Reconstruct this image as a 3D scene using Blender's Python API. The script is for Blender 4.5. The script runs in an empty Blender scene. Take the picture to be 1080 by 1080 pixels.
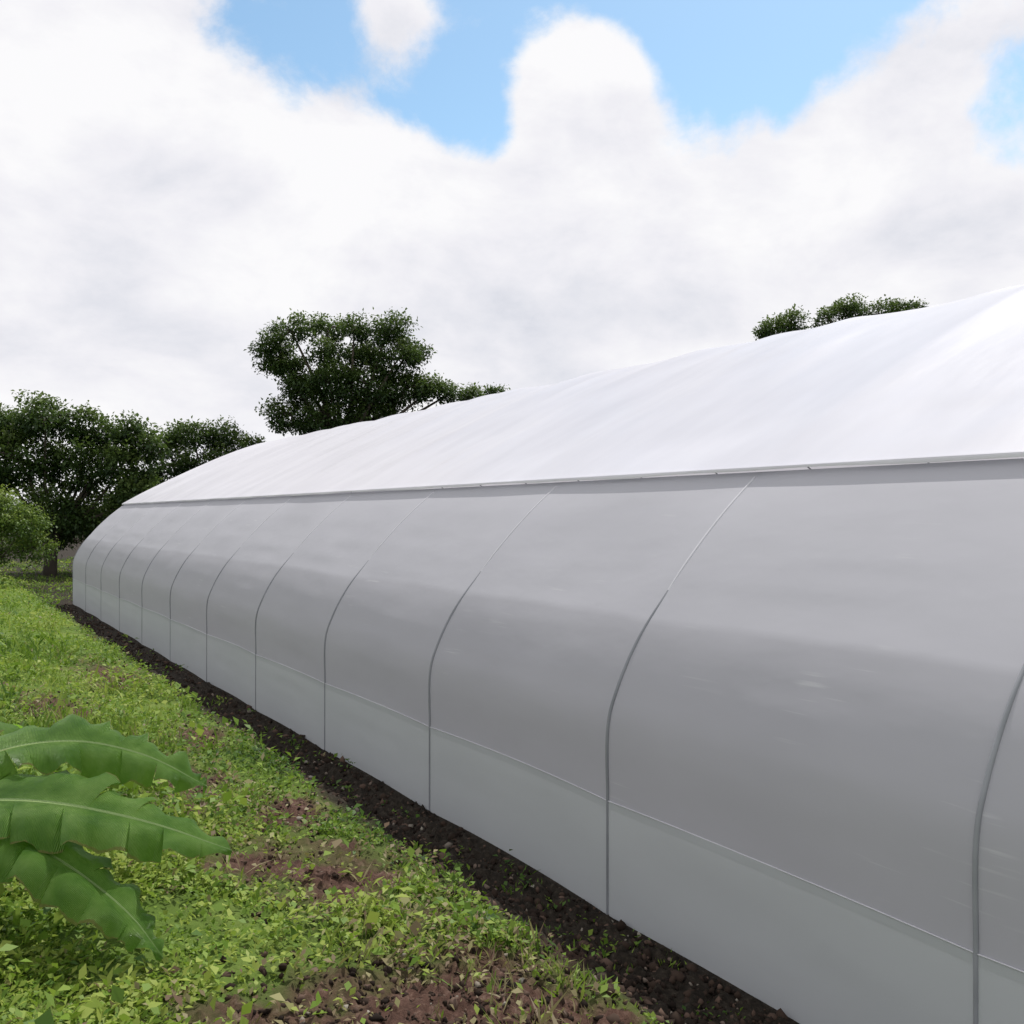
import bpy, math, random
import numpy as np
from mathutils import Vector
random.seed(7); rng=np.random.default_rng(7)
scene=bpy.context.scene
scene.view_settings.view_transform='Standard'; scene.view_settings.look='None'; scene.view_settings.exposure=0
YAW=math.radians(32.0); CAM=(-3.0,0.0,2.05)
F=np.array([math.sin(YAW),math.cos(YAW)]); R=np.array([math.cos(YAW),-math.sin(YAW)])

# ---------------------------------------------------------------- helpers
def mat(name):
    m=bpy.data.materials.new(name); m.use_nodes=True
    nt=m.node_tree; nt.nodes.clear(); return m,nt
def N(nt,t,**kw):
    n=nt.nodes.new(t)
    for k,v in kw.items():
        if k in n.inputs: n.inputs[k].default_value=v
        else: setattr(n,k,v)
    return n
def L(nt,a,b): nt.links.new(a,b)
def ramp(nt,fac,stops):
    r=N(nt,'ShaderNodeValToRGB'); cr=r.color_ramp
    while len(cr.elements)<len(stops): cr.elements.new(0.5)
    for e,(p,c) in zip(cr.elements,stops):
        e.position=p; e.color=(c[0],c[1],c[2],1)
    L(nt,fac,r.inputs[0]); return r
def mathn(nt,op,a,b=None,clamp=False):
    m=N(nt,'ShaderNodeMath',operation=op); m.use_clamp=clamp
    for i,v in enumerate((a,b)):
        if v is None: continue
        if isinstance(v,(int,float)): m.inputs[i].default_value=v
        else: L(nt,v,m.inputs[i])
    return m.outputs[0]
def mesh_obj(name,verts,faces,material=None,smooth=False,parent=None,col=None):
    me=bpy.data.meshes.new(name)
    if isinstance(verts,np.ndarray):
        faces=np.asarray(faces,dtype=np.int32); k=faces.shape[1]
        me.vertices.add(len(verts)); me.vertices.foreach_set('co',verts.astype(np.float32).ravel())
        me.loops.add(faces.size); me.loops.foreach_set('vertex_index',faces.ravel())
        me.polygons.add(len(faces)); me.polygons.foreach_set('loop_start',np.arange(0,faces.size,k,dtype=np.int32))
        me.polygons.foreach_set('loop_total',np.full(len(faces),k,dtype=np.int32))
        me.update(calc_edges=True)
    else:
        me.from_pydata(verts,[],faces); me.update()
    if col is not None:
        a=me.color_attributes.new('rnd','FLOAT_COLOR','POINT')
        a.data.foreach_set('color',col.astype(np.float32).ravel())
    if smooth: me.polygons.foreach_set('use_smooth',[True]*len(me.polygons))
    ob=bpy.data.objects.new(name,me); scene.collection.objects.link(ob)
    if material: me.materials.append(material)
    if parent: ob.parent=parent
    return ob
def empty(name):
    e=bpy.data.objects.new(name,None); scene.collection.objects.link(e); return e
def catmull(pts,n):
    pts=[np.array(p,float) for p in pts]; pts=[2*pts[0]-pts[1]]+pts+[2*pts[-1]-pts[-2]]
    out=[]
    for i in range(1,len(pts)-2):
        for j in range(n):
            t=j/n; a,b,c,d=pts[i-1:i+3]
            out.append(.5*((2*b)+(-a+c)*t+(2*a-5*b+4*c-d)*t*t+(-a+3*b-3*c+d)*t**3))
    out.append(pts[-2]); return np.array(out)
def tube_mesh(paths,radii,seg=8):
    V=[];Fc=[]
    for path,rad in zip(paths,radii):
        path=np.array(path,float); n=len(path); base=len(V)
        if np.isscalar(rad): rad=[rad]*n
        tan=np.gradient(path,axis=0)
        up=np.array([0,1,0.]) if abs(tan[0][1])<.9*np.linalg.norm(tan[0]) else np.array([0,0,1.])
        for i in range(n):
            t=tan[i]/(np.linalg.norm(tan[i])+1e-9)
            a=np.cross(t,up); 
            if np.linalg.norm(a)<1e-3: a=np.cross(t,[1,0,0.3])
            a/=np.linalg.norm(a); b=np.cross(t,a)
            for k in range(seg):
                an=2*math.pi*k/seg
                V.append(tuple(path[i]+rad[i]*(math.cos(an)*a+math.sin(an)*b)))
        for i in range(n-1):
            for k in range(seg):
                k2=(k+1)%seg
                Fc.append((base+i*seg+k,base+i*seg+k2,base+(i+1)*seg+k2,base+(i+1)*seg+k))
        Fc.append(tuple(base+k for k in range(seg))[::-1]); Fc.append(tuple(base+(n-1)*seg+k for k in range(seg)))
    return V,Fc
def wob(x,y,s,seed=0):
    x=np.asarray(x,float);y=np.asarray(y,float); v=0; a=1
    r=np.random.default_rng(100+seed)
    for o in range(4):
        for k in range(3):
            th=r.uniform(0,6.28); ph=r.uniform(0,6.28); f=s*(2**o)*r.uniform(.7,1.3)
            v=v+a*np.sin((x*math.cos(th)+y*math.sin(th))*f+ph)
        a*=.6
    return v/3.5

# ---------------------------------------------------------------- terrain
def sstep(a,b,x):
    t=np.clip((x-a)/(b-a),0,1); return t*t*(3-2*t)
def gz(x,y):
    x=np.asarray(x,float); y=np.asarray(y,float)
    z=.13*sstep(.30,.75,-x+.07*wob(x*0,y,2.2,3))+.32*sstep(.6,3.4,-x)+.15*sstep(3,14,-x)
    z=z+.025*wob(x,y,1.3,1)*sstep(.3,1,-x)+.014*wob(x,y,9,2)*sstep(.03,.25,-x)*(np.hypot(x+3,y)<15)
    z=z+.6*sstep(40,120,np.hypot(x,y))*sstep(-2,5,-x)
    return z
PATCH=[(-1.36,3.16,.85,.54),(-1.30,4.75,.62,.78),(-1.45,6.9,.45,.9),(-2.0,9.5,.4,.7),(-.95,8.2,.3,.6),(-2.9,5.4,.3,.4),(-1.1,12,.4,1.2),(-1.0,5.9,.25,.5)]
def bare(x,y):
    v=np.zeros_like(x)
    w=.42*wob(x,y,4,8)+.28*wob(x,y,14,9)
    for px,py,rx,ry in PATCH:
        d=np.sqrt(((x-px)/rx)**2+((y-py)/ry)**2)+w
        v=np.maximum(v,1-sstep(.4,1.3,d))
    return v
def axis(a,b,c,d,fine):
    inner=np.arange(b,c,fine)
    lo=b-np.geomspace(fine,b-a,40)[::-1]; hi=c+np.geomspace(fine,d-c,40)-fine
    return np.unique(np.concatenate([lo,inner,hi]))
gx=axis(-500,-6,.4,500,.025); gy=axis(-300,1.0,11,600,.035)
GX,GY=np.meshgrid(gx,gy,indexing='ij')
GZ=gz(GX,GY)
near=(np.hypot(GX+3,GY)<13)
soilmask=np.maximum(1-sstep(.50,.78,-GX+.10*wob(GX,GY,4,5)+.05*wob(GX,GY,15,6)),bare(GX,GY))
GZ+=np.where(near&(GX<-.02),rng.normal(0,.006,GX.shape)*(1+1.3*soilmask)+np.abs(wob(GX,GY,28,12))*.018*soilmask,0)
V=np.stack([GX,GY,GZ],-1).reshape(-1,3)
nx,ny=GX.shape; I=np.arange(nx*ny).reshape(nx,ny)
Fq=np.stack([I[:-1,:-1],I[1:,:-1],I[1:,1:],I[:-1,1:]],-1).reshape(-1,4)
red=bare(GX,GY)
col=np.stack([soilmask,red,GX*0,GX*0+1],-1).reshape(-1,4)
m_ground,nt=mat('ground_soil_and_grass')
out=N(nt,'ShaderNodeOutputMaterial'); b=N(nt,'ShaderNodeBsdfPrincipled',Roughness=.95); b.inputs['Specular IOR Level'].default_value=.15
L(nt,b.outputs[0],out.inputs[0])
tc=N(nt,'ShaderNodeTexCoord'); at=N(nt,'ShaderNodeAttribute',attribute_name='rnd')
sep=N(nt,'ShaderNodeSeparateColor'); L(nt,at.outputs['Color'],sep.inputs[0])
n1=N(nt,'ShaderNodeTexNoise',Scale=22.0,Detail=8.0,Roughness=.7); L(nt,tc.outputs['Object'],n1.inputs['Vector'])
n2=N(nt,'ShaderNodeTexNoise',Scale=1.1,Detail=6.0,Roughness=.65); L(nt,tc.outputs['Object'],n2.inputs['Vector'])
dark=ramp(nt,n1.outputs[0],[(.3,(.012,.010,.008)),(.55,(.035,.028,.021)),(.75,(.09,.075,.058))])
brown=ramp(nt,n1.outputs[0],[(.3,(.03,.016,.012)),(.55,(.10,.056,.042)),(.75,(.22,.15,.12))])
green=ramp(nt,n2.outputs[0],[(.3,(.07,.12,.02)),(.55,(.12,.18,.035)),(.75,(.18,.21,.06))])
mx=N(nt,'ShaderNodeMix',data_type='RGBA'); L(nt,sep.outputs[1],mx.inputs[0]); L(nt,dark.outputs[0],mx.inputs[6]); L(nt,brown.outputs[0],mx.inputs[7])
mg=N(nt,'ShaderNodeMix',data_type='RGBA'); L(nt,sep.outputs[0],mg.inputs[0]); L(nt,green.outputs[0],mg.inputs[6]); L(nt,mx.outputs[2],mg.inputs[7])
L(nt,mg.outputs[2],b.inputs['Base Color'])
bp=N(nt,'ShaderNodeBump',Strength=.9,Distance=.03); L(nt,n1.outputs[0],bp.inputs['Height']); L(nt,bp.outputs[0],b.inputs['Normal'])
mesh_obj('ground',V,Fq,m_ground,smooth=True,col=col)

# soil clods beside the wall
m_clod,nt=mat('clod_soil')
out=N(nt,'ShaderNodeOutputMaterial'); b=N(nt,'ShaderNodeBsdfPrincipled',Roughness=1.0); b.inputs['Specular IOR Level'].default_value=.1; L(nt,b.outputs[0],out.inputs[0])
at=N(nt,'ShaderNodeAttribute',attribute_name='rnd')
rr=ramp(nt,at.outputs['Fac'],[(0,(.016,.012,.010)),(.6,(.05,.034,.026)),(.93,(.12,.08,.062)),(1,(.28,.26,.22))]); L(nt,rr.outputs[0],b.inputs['Base Color'])
import bmesh
bm=bmesh.new(); bmesh.ops.create_icosphere(bm,subdivisions=1,radius=1); iv=np.array([v.co[:] for v in bm.verts]); ifc=np.array([[v.index for v in f.verts] for f in bm.faces]); bm.free()
nc=9000
cy=np.exp(rng.uniform(math.log(1.8),math.log(24),nc)); cx=-np.abs(rng.normal(.30,.2,nc))-.02
k=3200
pi=rng.integers(0,len(PATCH),k); pi[:1200]=0; pp=np.array(PATCH)[pi]
cx[:k]=pp[:,0]+rng.normal(0,.5,k)*pp[:,2]; cy[:k]=pp[:,1]+rng.normal(0,.5,k)*pp[:,3]
sz=rng.gamma(1.6,.0045,nc)+.003; sz=np.minimum(sz,.03); sz[:k]*=.75
sc=sz[:,None,None]*rng.uniform(.5,1.5,(nc,1,3))
V=iv[None]*sc*rng.uniform(.6,1.4,(nc,len(iv),1))
V[...,0]+=cx[:,None]; V[...,1]+=cy[:,None]; V[...,2]+=(gz(cx,cy)+sz*.1+.004)[:,None]
FF=(ifc[None]+(np.arange(nc)*len(iv))[:,None,None]).reshape(-1,3)
cc=np.repeat(rng.random(nc)**1.3,len(iv)); mesh_obj('soil_clods',V.reshape(-1,3),FF,m_clod,col=np.stack([cc,cc,cc,cc*0+1],-1))

# ---------------------------------------------------------------- leaves
def leaf_mat(name,stops,trans=.4,rough=.55,spec=.3,tcol=(.20,.30,.03,1)):
    m,nt=mat(name); out=N(nt,'ShaderNodeOutputMaterial')
    at=N(nt,'ShaderNodeAttribute',attribute_name='rnd')
    r=ramp(nt,at.outputs['Fac'],stops)
    p=N(nt,'ShaderNodeBsdfPrincipled',Roughness=rough); p.inputs['Specular IOR Level'].default_value=spec
    t=N(nt,'ShaderNodeBsdfTranslucent'); ms=N(nt,'ShaderNodeMixShader',Fac=trans)
    L(nt,r.outputs[0],p.inputs['Base Color']); 
    g=N(nt,'ShaderNodeMix',data_type='RGBA'); g.inputs[0].default_value=.35; L(nt,r.outputs[0],g.inputs[6]); g.inputs[7].default_value=tcol
    L(nt,g.outputs[2],t.inputs[0]); L(nt,p.outputs[0],ms.inputs[1]); L(nt,t.outputs[0],ms.inputs[2]); L(nt,ms.outputs[0],out.inputs[0])
    return m
def leaves(centers,dirs,length,width,colr,fold=.25):
    n=len(centers); dirs=dirs/np.linalg.norm(dirs,axis=1,keepdims=True)
    rv=rng.normal(size=(n,3)); side=np.cross(dirs,rv*.35+np.array([0,0,1.])); side/=np.linalg.norm(side,axis=1,keepdims=True)+1e-9
    nrm=np.cross(side,dirs)
    Lh=length[:,None]; W=width[:,None]*.5
    p0=centers; p1=centers+dirs*Lh*.5+side*W+nrm*W*fold; p2=centers+dirs*Lh-nrm*Lh*.12; p3=centers+dirs*Lh*.5-side*W+nrm*W*fold
    V=np.stack([p0,p1,p2,p3],1).reshape(-1,3)
    Fq=np.arange(n*4).reshape(n,4); c=np.repeat(colr,4)
    return V,Fq,np.stack([c,c,c,c*0+1],-1)

# ground cover (weeds + grass)
P=76000
r=np.exp(rng.uniform(math.log(1.8),math.log(48),P)); az=np.radians(rng.uniform(-38,58,P))
px=-3+r*np.sin(az); py=r*np.cos(az)
edge=-.60+.13*wob(px*0,py,3.1,11)
keep=(px<edge)|((px<-.06)&(rng.random(P)<.06))
far_end=(py>24.6); keep=keep|far_end
bv=bare(px,py); keep&=rng.random(P)>np.clip(bv*1.05,0,.93)
patchy=wob(px,py,2.3,20); keep&=~((patchy<-.6)&(rng.random(P)<.7))
px,py,r,patchy=px[keep],py[keep],r[keep],patchy[keep]; P=len(px)
K=8
kind=wob(px,py,1.7,30)+rng.normal(0,.45,P)
tall=np.clip(.9+.9*wob(px,py,2.6,31),.25,2.6)*(1-.5*sstep(1.2,.6,-px))
grass=(kind>.38)
big=(rng.random(P)<.06)*1.0
sc=(.6+.11*r**.85)*(1+1.0*big)
pxk=np.repeat(px,K);pyk=np.repeat(py,K);gk=np.repeat(grass,K);tk=np.repeat(tall,K);sk=np.repeat(sc,K)
n=len(pxk); a=rng.uniform(0,6.283,n); el=np.where(gk,rng.uniform(.35,1.4,n),rng.uniform(-.05,1.1,n))
d=np.stack([np.cos(a)*np.cos(el),np.sin(a)*np.cos(el),np.sin(el)],-1)
ln=np.where(gk,rng.uniform(.05,.13,n)*tk,rng.uniform(.018,.05,n)*(.7+.3*tk))*sk**.75
wd=np.where(gk,.008*rng.uniform(.6,1.4,n),ln*rng.uniform(.3,.8,n))*np.where(gk,sk,1)
off=rng.normal(0,.03,(n,2))*sk[:,None]
X=pxk+off[:,0];Y=pyk+off[:,1]
Zp=gz(X,Y)-.005+np.where(gk,0,rng.random(n)*.11*tk*np.minimum(sk,1.6))
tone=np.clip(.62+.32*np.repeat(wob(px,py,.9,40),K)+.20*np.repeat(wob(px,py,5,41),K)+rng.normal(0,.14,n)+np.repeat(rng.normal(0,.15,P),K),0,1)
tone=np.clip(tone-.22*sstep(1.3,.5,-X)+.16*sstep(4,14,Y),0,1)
dry=np.repeat(bare(px,py),K)*.75; isdry=rng.random(n)<(.03+dry)
tone=np.where(isdry,rng.uniform(.9,1,n),tone*.86)
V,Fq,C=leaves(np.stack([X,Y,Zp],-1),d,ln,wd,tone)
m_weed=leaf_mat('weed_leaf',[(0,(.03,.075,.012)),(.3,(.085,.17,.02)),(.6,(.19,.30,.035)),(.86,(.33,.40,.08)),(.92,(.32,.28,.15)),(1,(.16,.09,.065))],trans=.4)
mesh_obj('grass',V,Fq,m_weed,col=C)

# ---------------------------------------------------------------- trees
m_bark,nt=mat('bark'); out=N(nt,'ShaderNodeOutputMaterial'); b=N(nt,'ShaderNodeBsdfPrincipled',Roughness=.9); L(nt,b.outputs[0],out.inputs[0])
n1=N(nt,'ShaderNodeTexNoise',Scale=6.0,Detail=6.0); rr=ramp(nt,n1.outputs[0],[(.3,(.035,.03,.022)),(.7,(.11,.09,.07))]); L(nt,rr.outputs[0],b.inputs['Base Color'])
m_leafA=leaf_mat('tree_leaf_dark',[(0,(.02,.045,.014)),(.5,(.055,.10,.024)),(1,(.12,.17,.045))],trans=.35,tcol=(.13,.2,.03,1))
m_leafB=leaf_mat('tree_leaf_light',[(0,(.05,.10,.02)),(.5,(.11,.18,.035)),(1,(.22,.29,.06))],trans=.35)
def at_pos(bearing_deg,Z):
    t=math.tan(math.radians(bearing_deg)); p=np.array(CAM[:2])+Z*F+Z*t*R; return p
def tree(name,pos,blobs,leafm,trunk_r=.25,leaf=.17,dens=1.0,clump=.5,fork=.45,shell=.7):
    e=empty(name); x0,y0=float(pos[0]),float(pos[1]); z0=float(gz(x0,y0))-.15
    top=max(b[2] for b in blobs)
    cxm=sum(b[0] for b in blobs)/len(blobs)
    fk=np.array([x0+R[0]*cxm*.3,y0+R[1]*cxm*.3,z0+max(.5,fork*top)])
    paths=[[ (x0,y0,z0),(x0+.05,y0,z0+(fk[2]-z0)*.5),tuple(fk)]]; rad=[[trunk_r*1.25,trunk_r*.95,trunk_r*.8]]
    cen=[];sz=[];tn=[]
    for (dx,dy,h,rb) in blobs:
        c=np.array([x0+R[0]*dx+F[0]*dy,y0+R[1]*dx+F[1]*dy,h])
        mid=(fk+c)/2+rng.normal(0,.2,3)+np.array([0,0,-.15*rb])
        paths.append([tuple(fk),tuple(mid),tuple(c)]); rad.append([trunk_r*.42,trunk_r*.26,trunk_r*.1])
        nc=max(6,int(16*dens*(rb/ clump)**1.6/2.2))
        u=rng.normal(size=(nc,3)); u/=np.linalg.norm(u,axis=1,keepdims=True); rr_=rng.uniform(.35,1.0,nc)**shell*rb
        cc=c+u*rr_[:,None]*np.array([1,1,.72])
        for q in cc[:max(3,nc//3)]:
            paths.append([tuple(c),tuple((c+q)/2+rng.normal(0,.08,3)),tuple(q)]); rad.append([trunk_r*.12,trunk_r*.07,.014])
        cen.append(cc); sz.append(clump*rng.uniform(.4,1.15,nc)); tn.append(.38+.38*u[:,2]+rng.normal(0,.14,nc))  # sunlit tops put into leaf tone: lighter toward each blob's top
    Vb,Fb=tube_mesh(paths,rad,6); mesh_obj('trunk_and_limbs',Vb,Fb,m_bark,True,e)
    cen=np.concatenate(cen);sz=np.concatenate(sz);tn=np.concatenate(tn)
    per=(95*(sz/clump)**2*(clump/.5)**2*(.17/leaf)**2).astype(int)+8
    idx=np.repeat(np.arange(len(cen)),per); n=len(idx)
    o=rng.normal(size=(n,3)); o=o/np.linalg.norm(o,axis=1,keepdims=True)*(rng.random((n,1))**.45)*sz[idx][:,None]*np.array([1.05,1.05,.72])
    o+=rng.normal(0,.07,(n,3))
    d=rng.normal(size=(n,3))+np.array([0,0,-.2])+o*1.2
    ln=leaf*rng.uniform(.6,1.35,n)
    V,Fq,C=leaves(cen[idx]+o,d,ln,ln*rng.uniform(.4,.7,n),np.clip(tn[idx]+rng.normal(0,.14,n)+.4*o[:,2]/sz[idx],0,1))  # painted sunlit top again, within each clump
    mesh_obj('foliage',V,Fq,leafm,False,e,C); return e
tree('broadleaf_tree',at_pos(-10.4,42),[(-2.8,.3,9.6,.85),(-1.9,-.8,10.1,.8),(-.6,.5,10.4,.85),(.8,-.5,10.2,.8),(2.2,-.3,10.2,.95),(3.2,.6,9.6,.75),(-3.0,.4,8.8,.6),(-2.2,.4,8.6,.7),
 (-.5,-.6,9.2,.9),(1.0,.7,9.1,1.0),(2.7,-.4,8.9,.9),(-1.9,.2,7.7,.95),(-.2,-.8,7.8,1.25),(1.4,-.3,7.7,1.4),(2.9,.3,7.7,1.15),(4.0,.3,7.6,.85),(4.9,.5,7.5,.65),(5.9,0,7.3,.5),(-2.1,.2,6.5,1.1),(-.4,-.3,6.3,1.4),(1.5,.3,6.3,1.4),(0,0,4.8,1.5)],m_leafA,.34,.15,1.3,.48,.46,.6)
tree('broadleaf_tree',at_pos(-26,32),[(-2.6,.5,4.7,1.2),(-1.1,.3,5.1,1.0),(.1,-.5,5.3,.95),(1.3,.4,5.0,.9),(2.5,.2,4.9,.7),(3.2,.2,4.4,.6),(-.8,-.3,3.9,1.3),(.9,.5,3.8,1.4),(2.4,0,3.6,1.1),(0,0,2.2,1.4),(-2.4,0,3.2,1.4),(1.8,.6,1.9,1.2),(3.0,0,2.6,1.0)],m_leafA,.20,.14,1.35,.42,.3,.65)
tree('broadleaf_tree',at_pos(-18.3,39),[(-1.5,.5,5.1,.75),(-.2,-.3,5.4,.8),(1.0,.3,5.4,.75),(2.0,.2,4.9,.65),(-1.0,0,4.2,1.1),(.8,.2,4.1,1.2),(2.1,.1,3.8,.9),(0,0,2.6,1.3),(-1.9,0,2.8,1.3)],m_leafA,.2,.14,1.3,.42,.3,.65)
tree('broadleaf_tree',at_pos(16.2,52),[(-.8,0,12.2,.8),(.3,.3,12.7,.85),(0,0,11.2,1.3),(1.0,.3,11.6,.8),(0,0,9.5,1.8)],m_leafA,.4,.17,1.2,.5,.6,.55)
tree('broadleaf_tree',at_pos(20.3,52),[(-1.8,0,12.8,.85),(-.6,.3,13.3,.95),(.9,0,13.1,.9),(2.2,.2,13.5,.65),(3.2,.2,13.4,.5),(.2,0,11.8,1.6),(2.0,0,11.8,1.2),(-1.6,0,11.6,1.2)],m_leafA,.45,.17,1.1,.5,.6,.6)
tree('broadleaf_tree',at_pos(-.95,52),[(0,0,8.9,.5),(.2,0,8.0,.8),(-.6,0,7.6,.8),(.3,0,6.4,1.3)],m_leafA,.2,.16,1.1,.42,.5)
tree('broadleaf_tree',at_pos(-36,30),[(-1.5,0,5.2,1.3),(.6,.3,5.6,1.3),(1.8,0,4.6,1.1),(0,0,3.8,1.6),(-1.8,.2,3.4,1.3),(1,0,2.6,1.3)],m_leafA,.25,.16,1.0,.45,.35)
tree('shrub',at_pos(-28.6,25),[(-.9,0,1.9,.7),(0,.2,2.2,.7),(.7,0,1.8,.55),(-.2,0,1.3,.8),(.9,.2,1.2,.6),(-1.6,0,1.5,.8)],m_leafB,.06,.08,1.1,.28,.3)
tree('shrub',at_pos(-22.0,34),[(-2.6,0,1.5,.9),(-1.6,0,1.8,.9),(-.2,.2,2.1,1.0),(1.2,0,2.2,.9),(2.4,0,2.4,.9),(3.6,0,2.6,.9)],m_leafA,.08,.13,1.3,.38,.3)
cen=[];sz=[];tn=[]
for i in range(700):
    b=math.radians(rng.uniform(-75,75)); D=rng.uniform(75,110); x=-3+D*math.sin(b+.2); y=D*math.cos(b+.2)
    h=rng.uniform(.3,1)**.6*(4.2+1.5*math.sin(b*9)+1.2*math.sin(b*23)); cen.append((x,y,.5+h*rng.uniform(.1,1))); sz.append(rng.uniform(.8,1.7)); tn.append(rng.uniform(.1,.7))
cen=np.array(cen);sz=np.array(sz);tn=np.array(tn); idx=np.repeat(np.arange(len(cen)),90); n=len(idx)
o=rng.normal(size=(n,3))*sz[idx][:,None]*np.array([.8,.8,.55]); ln=rng.uniform(.25,.6,n)
V,Fq,C=leaves(cen[idx]+o,rng.normal(size=(n,3)),ln,ln*.6,np.clip(tn[idx]+rng.normal(0,.15,n)+.3*o[:,2]/sz[idx],0,1)); mesh_obj('distant_trees',V,Fq,m_leafA,col=C)

# ---------------------------------------------------------------- greenhouse
gh=empty('greenhouse')
Y0=-8.13; BAY=2.0; NB=16; Y1=Y0+BAY*NB
wall=catmull([(0,-.06),(0,.3),(0,.585),(0,.95),(.065,1.16),(.20,1.40),(.38,1.62),(.58,1.84),(.82,2.07),(1.10,2.30)],8)
roofp=catmull([(1.05,2.325),(1.6,2.64),(2.5,3.10),(3.5,3.57),(4.4,3.90),(5.2,4.02)],9)
def mirror(p): q=p.copy()[::-1]; q[:,0]=10.4-q[:,0]; return q
roofp=np.concatenate([roofp,mirror(roofp)[1:]])
def normals(p):
    t=np.gradient(p,axis=0); t/=np.linalg.norm(t,axis=1,keepdims=True); return np.stack([-t[:,1],t[:,0]],-1)
def sheet(name,prof,sag,material,dy=.08,wr=0.004,ends=None,crease=0,fold=0):
    ys=np.arange(Y0,Y1+1e-4,dy); nn=normals(prof)
    t=((ys-Y0)/BAY)%1.0; s=(1-(2*t-1)**2)
    A,B=np.meshgrid(np.arange(len(prof)),np.arange(len(ys)),indexing='ij')
    baymod=1+.35*np.sin(np.floor((ys-Y0+1e-4)/BAY)*2.3)
    arc=np.concatenate([[0],np.cumsum(np.linalg.norm(np.diff(prof,axis=0),axis=1))])
    tot=arc[-1]
    fade=np.ones(len(prof))
    if ends: 
        if 'a' in ends: fade*=sstep(0,.7,arc)
        if 'b' in ends: fade*=sstep(0,.7,tot-arc)
    off=-sag*(s*baymod)[B]+wr*wob(prof[A,1]*1.3,ys[B],2.0,50)*s[B]+wr*.6*wob(prof[A,1]*3,ys[B]*.7,5.0,51)*s[B]
    if fold:
        m_=np.clip(wob(ys[B]*.9,prof[A,1]*.8,1.1,52),0,1)
        off+=fold*m_*np.sin(prof[A,1]*34+ys[B]*1.1+1.5*wob(ys[B]*1.2,prof[A,1],1.3,53))*s[B]
    if crease:
        dg=np.sin((ys[B]*3.1+arc[A]*1.7))+np.sin(ys[B]*5.3-arc[A]*1.1+1.3); off+=crease*np.clip(dg,0,2)**2*s[B]
    off=off*fade[A]
    X=prof[A,0]+nn[A,0]*off; Z=prof[A,1]+nn[A,1]*off
    V=np.stack([X,ys[B],Z],-1).reshape(-1,3); I=np.arange(V.shape[0]).reshape(A.shape)
    Fq=np.stack([I[:-1,:-1],I[:-1,1:],I[1:,1:],I[1:,:-1]],-1).reshape(-1,4)
    return mesh_obj(name,V,Fq,material,True,gh)
def fabric(name,c_hi,c_lo,trans,streaks=True,rough=.6,spec=.15,bump=.25,ms_=(1,.5,3.0),shade_band=False):
    m,nt=mat(name); out=N(nt,'ShaderNodeOutputMaterial'); tc=N(nt,'ShaderNodeTexCoord')
    mp=N(nt,'ShaderNodeMapping'); mp.inputs['Scale'].default_value=ms_; L(nt,tc.outputs['Object'],mp.inputs[0])
    n1=N(nt,'ShaderNodeTexNoise',Scale=1.2,Detail=4.0,Roughness=.5); L(nt,mp.outputs[0],n1.inputs['Vector'])
    r=ramp(nt,n1.outputs[0],[(.3,c_lo),(.7,c_hi)]); colr=r.outputs[0]
    if shade_band:  # shade on the lower wall painted into the net colour
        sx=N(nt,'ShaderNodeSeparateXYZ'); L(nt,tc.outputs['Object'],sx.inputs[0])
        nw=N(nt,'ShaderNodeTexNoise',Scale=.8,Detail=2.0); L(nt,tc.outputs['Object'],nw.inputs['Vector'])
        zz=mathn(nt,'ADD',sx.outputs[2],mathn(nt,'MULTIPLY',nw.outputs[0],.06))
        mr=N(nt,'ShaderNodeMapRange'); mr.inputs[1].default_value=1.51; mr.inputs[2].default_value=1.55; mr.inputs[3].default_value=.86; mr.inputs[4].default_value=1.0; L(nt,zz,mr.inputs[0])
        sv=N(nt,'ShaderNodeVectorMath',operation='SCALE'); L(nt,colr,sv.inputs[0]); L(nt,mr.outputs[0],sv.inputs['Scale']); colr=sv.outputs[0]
    if streaks:
        m2=N(nt,'ShaderNodeMapping'); m2.inputs['Scale'].default_value=(1,2.0,46); L(nt,tc.outputs['Object'],m2.inputs[0])
        s1=N(nt,'ShaderNodeTexNoise',Scale=1.0,Detail=2.0); L(nt,m2.outputs[0],s1.inputs['Vector'])
        s2=N(nt,'ShaderNodeTexNoise',Scale=1.7,Detail=1.0); L(nt,tc.outputs['Object'],s2.inputs['Vector'])
        a=N(nt,'ShaderNodeMapRange'); a.inputs[1].default_value=.62; a.inputs[2].default_value=.72; L(nt,s1.outputs[0],a.inputs[0])
        c=N(nt,'ShaderNodeMapRange'); c.inputs[1].default_value=.60; c.inputs[2].default_value=.68; L(nt,s2.outputs[0],c.inputs[0])
        f=mathn(nt,'MULTIPLY',a.outputs[0],c.outputs[0]); f=mathn(nt,'MULTIPLY',f,.3)
        mm=N(nt,'ShaderNodeMix',data_type='RGBA'); L(nt,f,mm.inputs[0]); L(nt,colr,mm.inputs[6]); mm.inputs[7].default_value=(.80,.81,.82,1); colr=mm.outputs[2]
    p=N(nt,'ShaderNodeBsdfPrincipled',Roughness=rough); p.inputs['Specular IOR Level'].default_value=spec
    t=N(nt,'ShaderNodeBsdfTranslucent'); ms=N(nt,'ShaderNodeMixShader',Fac=trans)
    L(nt,colr,p.inputs['Base Color']); L(nt,colr,t.inputs[0]); L(nt,p.outputs[0],ms.inputs[1]); L(nt,t.outputs[0],ms.inputs[2]); L(nt,ms.outputs[0],out.inputs[0])
    n3=N(nt,'ShaderNodeTexNoise',Scale=2.2,Detail=3.0,Roughness=.45); L(nt,mp.outputs[0],n3.inputs['Vector'])
    bp=N(nt,'ShaderNodeBump',Strength=bump,Distance=.03); L(nt,n3.outputs[0],bp.inputs['Height']); L(nt,bp.outputs[0],p.inputs['Normal']); L(nt,bp.outputs[0],t.inputs['Normal'])
    return m
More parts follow.
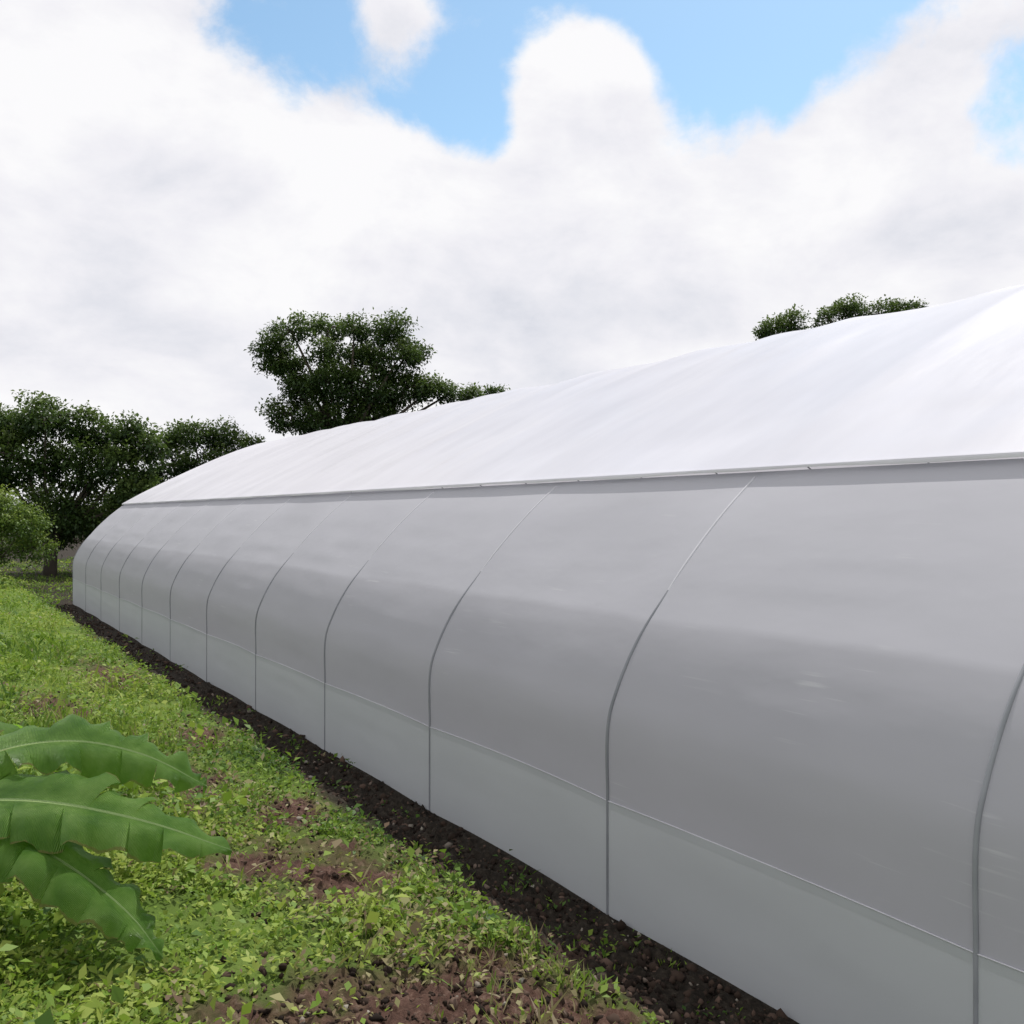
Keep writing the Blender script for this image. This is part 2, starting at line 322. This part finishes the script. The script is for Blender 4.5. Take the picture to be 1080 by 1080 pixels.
m_net=fabric('insect_net',(.61,.61,.66),(.58,.58,.63),.35,shade_band=True,bump=.22,rough=.75,spec=.08,ms_=(1,.8,1.8))
m_skirt=fabric('skirt_fabric',(.565,.59,.61),(.54,.565,.585),.3,False,bump=.22,rough=.75,spec=.08,ms_=(1,.8,1.8))
m_film=fabric('roof_film',(.83,.82,.875),(.745,.735,.79),.3,False,.35,.4,bump=.3,ms_=(.6,1.6,.6))
iw=int(np.argmin(np.abs(wall[:,1]-.585)+wall[:,0]*10))
skirt=wall[:iw+1].copy(); skirt[:,0]-=.004
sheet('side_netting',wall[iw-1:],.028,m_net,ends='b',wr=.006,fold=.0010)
sheet('side_skirt',skirt,.028,m_skirt,wr=.005)
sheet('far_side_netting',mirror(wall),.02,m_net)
sheet('roof_film',roofp,.036,m_film,dy=.05,wr=.008,ends='ab',crease=.007)
m_steel,nt=mat('galvanised_steel'); out=N(nt,'ShaderNodeOutputMaterial'); b=N(nt,'ShaderNodeBsdfPrincipled',Roughness=.75,Metallic=0.0); L(nt,b.outputs[0],out.inputs[0])
n1=N(nt,'ShaderNodeTexNoise',Scale=14.0,Detail=4.0); rr=ramp(nt,n1.outputs[0],[(.3,(.18,.19,.21)),(.7,(.28,.29,.32))]); L(nt,rr.outputs[0],b.inputs['Base Color'])
m_cord=fabric('cord_and_hoop_highlight',(.70,.70,.745),(.66,.66,.70),.2,False)  # pale seam cord; also paints the highlights on hoop tops
paths=[];rads=[];hl=[]
nn=normals(wall)
for i in range(NB+1):
    y=Y0+i*BAY
    offs=.001-.014*sstep(1.2,1.95,wall[:,1])
    q=wall+nn*offs[:,None]; paths.append([(a,y,z) for a,z in q[:-1]]); rads.append(.0098)
    q=mirror(wall); paths.append([(a,y,z) for a,z in q]); rads.append(.0098)
    nr=normals(roofp); q=roofp-nr*.014; paths.append([(a,y,z) for a,z in q[::2]]); rads.append(.0098)
    q=(wall+nn*(-.002-.012*(1-sstep(1.45,1.8,wall[:,1])))[:,None])[wall[:,1]>1.4][:-1]; hl.append([(a,y,z) for a,z in q])
V,Fc=tube_mesh(paths,rads,8); mesh_obj('hoops',V,Fc,m_steel,True,gh)
V,Fc=tube_mesh(hl,[.0085]*len(hl),8); mesh_obj('hoop_top_highlights',V,Fc,m_cord,True,gh)  # pale tubes added to paint the light on the upper hoops
paths=[[(1.15,Y0,2.265),(1.15,(Y0+Y1)/2,2.265),(1.15,Y1,2.265)],[(9.25,Y0,2.265),(9.25,Y1,2.265)],[(5.2,Y0,3.93),(5.2,Y1,3.93)]]
V,Fc=tube_mesh(paths,[.02,.02,.02],8); mesh_obj('purlins',V,Fc,m_steel,True,gh)
paths=[]
for i in range(0,NB+1,2):
    y=Y0+i*BAY; paths+= [[(1.17,y,0),(1.17,y,2.3)],[(9.23,y,0),(9.23,y,2.3)]]
V,Fc=tube_mesh(paths,[.03]*len(paths),8); mesh_obj('posts',V,Fc,m_steel,True,gh)
ys=np.arange(Y0,Y1+.01,.1); t=((ys-Y0)/BAY)%1; s=1-(2*t-1)**2; bmod=1+.35*np.sin(np.floor((ys-Y0+1e-4)/BAY)*2.3)
cz=float(wall[iw,1])
cord=[(-.005+.028*si*bb,y,cz+.001) for y,si,bb in zip(ys,s,bmod)]
V,Fc=tube_mesh([cord],[.003],6); mesh_obj('seam_cord',V,Fc,m_cord,True,gh)
hv=[];hf=[]
for i,y in enumerate(np.arange(Y0,Y1+.01,.05)):
    w=.004*math.sin(y*2.1)+.003*math.sin(y*5.7+1)
    hv+=[(1.056,y,2.329),(1.046,y,2.318+w*.3),(1.050,y,2.304+w)]
    if i: k=3*i; hf+=[(k-3,k,k+1,k-2),(k-2,k+1,k+2,k-1)]
mesh_obj('roof_hem',hv,hf,m_film,True,gh)
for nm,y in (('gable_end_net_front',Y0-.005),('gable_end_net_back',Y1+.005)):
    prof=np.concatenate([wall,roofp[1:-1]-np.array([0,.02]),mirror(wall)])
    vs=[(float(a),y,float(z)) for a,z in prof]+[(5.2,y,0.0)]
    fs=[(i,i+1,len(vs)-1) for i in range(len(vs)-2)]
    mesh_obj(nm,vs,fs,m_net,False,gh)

# ---------------------------------------------------------------- banana plant
m_ban,nt=mat('banana_leaf'); out=N(nt,'ShaderNodeOutputMaterial')
uv=N(nt,'ShaderNodeUVMap'); uv.uv_map='UVMap'; sp=N(nt,'ShaderNodeSeparateXYZ'); L(nt,uv.outputs[0],sp.inputs[0])
wv=N(nt,'ShaderNodeTexWave',Scale=26.0,Distortion=2.5,Detail=3.0); wv.bands_direction='Y'; L(nt,uv.outputs[0],wv.inputs['Vector'])
n1=N(nt,'ShaderNodeTexNoise',Scale=8.0,Detail=6.0,Roughness=.65); tcb=N(nt,'ShaderNodeTexCoord'); L(nt,tcb.outputs['Object'],n1.inputs['Vector'])
fac=mathn(nt,'ADD',mathn(nt,'MULTIPLY',wv.outputs['Fac'],.20),mathn(nt,'MULTIPLY',n1.outputs[0],.85))
rr=ramp(nt,fac,[(.32,(.045,.14,.02)),(.54,(.14,.29,.045)),(.76,(.30,.48,.13))])
edge=mathn(nt,'GREATER_THAN',mathn(nt,'ADD',mathn(nt,'ABSOLUTE',sp.outputs[0]),mathn(nt,'MULTIPLY',n1.outputs[0],.12)),.545)
me_=N(nt,'ShaderNodeMix',data_type='RGBA'); L(nt,edge,me_.inputs[0]); L(nt,rr.outputs[0],me_.inputs[6]); me_.inputs[7].default_value=(.24,.22,.07,1)
mid=mathn(nt,'LESS_THAN',mathn(nt,'ABSOLUTE',sp.outputs[0]),.02)
mm=N(nt,'ShaderNodeMix',data_type='RGBA'); L(nt,mid,mm.inputs[0]); L(nt,me_.outputs[2],mm.inputs[6]); mm.inputs[7].default_value=(.32,.46,.18,1)
p=N(nt,'ShaderNodeBsdfPrincipled',Roughness=.40); p.inputs['Specular IOR Level'].default_value=.42; t=N(nt,'ShaderNodeBsdfTranslucent'); ms=N(nt,'ShaderNodeMixShader',Fac=.38)
bp=N(nt,'ShaderNodeBump',Strength=.8,Distance=.012); L(nt,wv.outputs['Fac'],bp.inputs['Height']); L(nt,bp.outputs[0],p.inputs['Normal'])
L(nt,mm.outputs[2],p.inputs['Base Color']); t.inputs[0].default_value=(.28,.52,.05,1); L(nt,p.outputs[0],ms.inputs[1]); L(nt,t.outputs[0],ms.inputs[2]); L(nt,ms.outputs[0],out.inputs[0])
m_stem,nt=mat('banana_stem'); out=N(nt,'ShaderNodeOutputMaterial'); b=N(nt,'ShaderNodeBsdfPrincipled',Roughness=.5); L(nt,b.outputs[0],out.inputs[0])
n1=N(nt,'ShaderNodeTexNoise',Scale=9.0,Detail=4.0); rr=ramp(nt,n1.outputs[0],[(.35,(.12,.19,.05)),(.6,(.2,.28,.09)),(.8,(.16,.12,.05))]); L(nt,rr.outputs[0],b.inputs['Base Color'])
ban=empty('banana_plant')
BF=np.array(CAM[:2])+3.75*F-2.42*R
bz=float(gz(BF[0],BF[1]))
def wp(a,b,z):
    q=BF+a*R+b*F; return np.array([q[0],q[1],z])
stem=[wp(0,0,bz-.05),wp(.01,0,bz+.25),wp(.03,0,bz+.45)]
V,Fc=tube_mesh([stem],[[.075,.06,.045]],12); mesh_obj('pseudostem',V,Fc,m_stem,True,ban)
def banana_leaf(name,pts,W,roll=0,tear=.5,seed=0,droop=.35,pet=.12):
    rg=random.Random(seed); sp_=catmull(pts,14); n=len(sp_)
    arc=np.concatenate([[0],np.cumsum(np.linalg.norm(np.diff(sp_,axis=0),axis=1))]); arc/=arc[-1]
    tan=np.gradient(sp_,axis=0); tan/=np.linalg.norm(tan,axis=1,keepdims=True)
    V=[];Fc=[];UV=[]
    for sgn in (-1,1):
        i=0
        while i<n-1:
            step=rg.randint(3,9); j=min(n-1,i+step)
            dr=droop*rg.uniform(.2,1.9); gap=rg.random()<tear; tw=rg.uniform(-.25,.35) if gap else 0
            for q in range(i,j):
                rows=[]
                for ii in (q,q+1):
                    s=arc[ii]
                    u=min(1,max(0,(s-pet)/(1-pet)))
                    w=max(.006,W*(min(1,u*5)**.6)*(1-u**3.2)**.8) if s>pet else .006
                    w*=1+.06*math.sin(ii*.8+seed)+.03*math.sin(ii*2.3)
                    if gap and ii==j: w*=.74
                    tt=tan[ii]; sd=np.cross(tt,[0,0,1]); sd/=np.linalg.norm(sd); nn=np.cross(sd,tt)
                    cr,sr=math.cos(roll),math.sin(roll); sd,nn=sd*cr+nn*sr,nn*cr-sd*sr
                    sweep=tt*w*(.35+.3*(tw if ii==j else 0))
                    for f in (0,.2,.4,.6,.8,1.0):
                        lift=.20*w*math.sin(f*2.4)-dr*w*f*f+ .024*math.sin(ii*.9+f*2+seed)*f*f
                        if gap and ii==j: lift-=.06*f*f
                        V.append(tuple(sp_[ii]+sd*sgn*w*f*.94+nn*lift+sweep*f)); UV.append((f*sgn*.5,s*3+f*.12))
                    rows.append(len(V)-6)
                a,b_=rows
                for f in range(5):
                    fc=(a+f,a+f+1,b_+f+1,b_+f); Fc.append(fc if sgn>0 else fc[::-1])
            i=j
    ob=mesh_obj(name,V,Fc,m_ban,True,ban)
    u=ob.data.uv_layers.new(name='UVMap')
    for l in ob.data.loops: u.data[l.index].uv=UV[l.vertex_index]
    bm=bmesh.new(); bm.from_mesh(ob.data); bmesh.ops.remove_doubles(bm,verts=bm.verts,dist=.0008); bm.to_mesh(ob.data); bm.free()
    ob.data.polygons.foreach_set('use_smooth',[True]*len(ob.data.polygons))
    rib=sp_-np.array([0,0,.006]); Vr,Fr=tube_mesh([rib],[[.010*(1-.85*a)+.001 for a in arc]],6); mesh_obj(name+'_midrib',Vr,Fr,m_stem,True,ban)
top=.40+bz
banana_leaf('leaf_1',[wp(.03,0,top),wp(.25,.12,top+.22),wp(.55,.22,top+.27),wp(.85,.28,top+.20),wp(1.12,.3,top+.06)],.17,-.40,.6,1,.4)
banana_leaf('leaf_2',[wp(.03,0,top),wp(.25,-.04,top+.09),wp(.6,-.06,top+.10),wp(.98,-.04,top+.02),wp(1.32,-.02,top-.10)],.21,-.35,.55,2,.3)
banana_leaf('leaf_3',[wp(.03,0,top-.02),wp(.38,-.10,top+.03),wp(.72,-.2,top-.07),wp(1.0,-.27,top-.23),wp(1.16,-.32,top-.38)],.17,-.15,.6,3,.35)
banana_leaf('leaf_4',[wp(.03,0,top-.05),wp(.25,-.25,top+.02),wp(.45,-.45,top-.06),wp(.62,-.6,top-.20)],.13,-.1,.5,4,.4)
banana_leaf('leaf_5',[wp(.03,0,top),wp(-.2,.1,top+.35),wp(-.5,.2,top+.4),wp(-.9,.3,top+.15)],.15,0,.4,5,.4)
banana_leaf('leaf_6',[wp(.03,0,top),wp(-.1,.3,top+.22),wp(-.1,.7,top+.25),wp(0,1.1,top+.1)],.15,0,.4,6,.4)

# ---------------------------------------------------------------- light, sky
sd=Vector((.46,.26,.86)).normalized(); elev=math.asin(sd.z); rot=math.atan2(sd.x,sd.y)
sun=bpy.data.lights.new('sun','SUN'); sun.energy=3.9; sun.angle=math.radians(.6); sun.color=(1,.965,.91)
so=bpy.data.objects.new('sun',sun); scene.collection.objects.link(so); so.rotation_euler=sd.to_track_quat('Z','Y').to_euler()
w=bpy.data.worlds.new('World'); scene.world=w; w.use_nodes=True; nt=w.node_tree; nt.nodes.clear()
out=N(nt,'ShaderNodeOutputWorld'); bg=N(nt,'ShaderNodeBackground',Strength=.1); L(nt,bg.outputs[0],out.inputs[0])
sky=N(nt,'ShaderNodeTexSky'); sky.sky_type='NISHITA'; sky.sun_disc=False; sky.sun_elevation=elev; sky.sun_rotation=rot; sky.dust_density=.6
tc=N(nt,'ShaderNodeTexCoord'); D=tc.outputs['Generated']
def sdir(px,py):
    v=np.array([F[0]+R[0]*(px-540)/1000,F[1]+R[1]*(px-540)/1000,(544-py)/1000]); return v/np.linalg.norm(v)
def vm(op,a,b=None):
    v=N(nt,'ShaderNodeVectorMath',operation=op); L(nt,a,v.inputs[0]) 
    if b is not None:
        if isinstance(b,tuple): v.inputs[1].default_value=b
        else: L(nt,b,v.inputs[1])
    return v
def blobs(lst):
    acc=None
    for px_,py_,r_,st,am in lst:
        c=sdir(px_,py_); sub=vm('SUBTRACT',D,tuple(c)); mu=vm('MULTIPLY',sub.outputs[0],(1,1,st)); ln=vm('LENGTH',mu.outputs[0])
        mr=N(nt,'ShaderNodeMapRange'); mr.interpolation_type='SMOOTHSTEP'; mr.inputs[1].default_value=r_; mr.inputs[2].default_value=0; mr.inputs[4].default_value=am; L(nt,ln.outputs['Value'],mr.inputs[0])
        acc=mr.outputs[0] if acc is None else mathn(nt,'ADD',acc,mr.outputs[0])
    return acc
blue=blobs([(485,105,.13,1.3,.52),(800,-10,.27,1.5,.75),(540,-30,.16,1.3,.36),(320,60,.15,1.0,.42),(620,75,.11,.9,-.50),(410,20,.07,.8,-.15),(690,150,.10,1.5,.22),(1075,130,.10,1,.34),(400,-260,.35,1,.6),(900,-340,.4,1,.6)])
en=N(nt,'ShaderNodeTexNoise',Scale=6.5,Detail=12.0,Roughness=.60,Distortion=.2); L(nt,D,en.inputs['Vector'])
bl2=mathn(nt,'ADD',blue,mathn(nt,'MULTIPLY',mathn(nt,'SUBTRACT',en.outputs[0],.5),1.15))
bm_=N(nt,'ShaderNodeMapRange'); bm_.inputs[1].default_value=.25; bm_.inputs[2].default_value=.50; bm_.interpolation_type='SMOOTHSTEP'; L(nt,bl2,bm_.inputs[0])
mp=N(nt,'ShaderNodeMapping'); mp.inputs['Scale'].default_value=(1,1,1.7); L(nt,D,mp.inputs[0])
c1=N(nt,'ShaderNodeTexNoise',Scale=5.2,Detail=12.0,Roughness=.58,Distortion=.15); L(nt,mp.outputs[0],c1.inputs['Vector'])
grey=blobs([(620,345,.28,3.0,1.0),(760,330,.14,3,.5),(60,290,.28,2.2,.5),(180,200,.16,2.5,.3),(980,240,.16,2.6,.5)])
cf=mathn(nt,'SUBTRACT',mathn(nt,'ADD',c1.outputs[0],.07),mathn(nt,'MULTIPLY',grey,.22))
cr=ramp(nt,cf,[(.24,(.60,.63,.71)),(.38,(.77,.78,.84)),(.50,(.875,.87,.915)),(.64,(.97,.965,.98))])
cs=vm('SCALE',cr.outputs[0]); cs.inputs['Scale'].default_value=10.0
sk=N(nt,'ShaderNodeMix',data_type='RGBA'); sk.blend_type='MIX'; L(nt,bm_.outputs[0],sk.inputs[0]); L(nt,cs.outputs[0],sk.inputs[6])
skm=vm('MULTIPLY',sky.outputs[0],(1.5,1.72,1.62)); L(nt,skm.outputs[0],sk.inputs[7])
L(nt,sk.outputs[2],bg.inputs[0])

cam=bpy.data.cameras.new('camera'); cam.sensor_width=36; cam.lens=33.33; cam.clip_end=2000
co=bpy.data.objects.new('camera',cam); scene.collection.objects.link(co); co.location=CAM
co.rotation_euler=(math.radians(90.2),0,-YAW); scene.camera=co
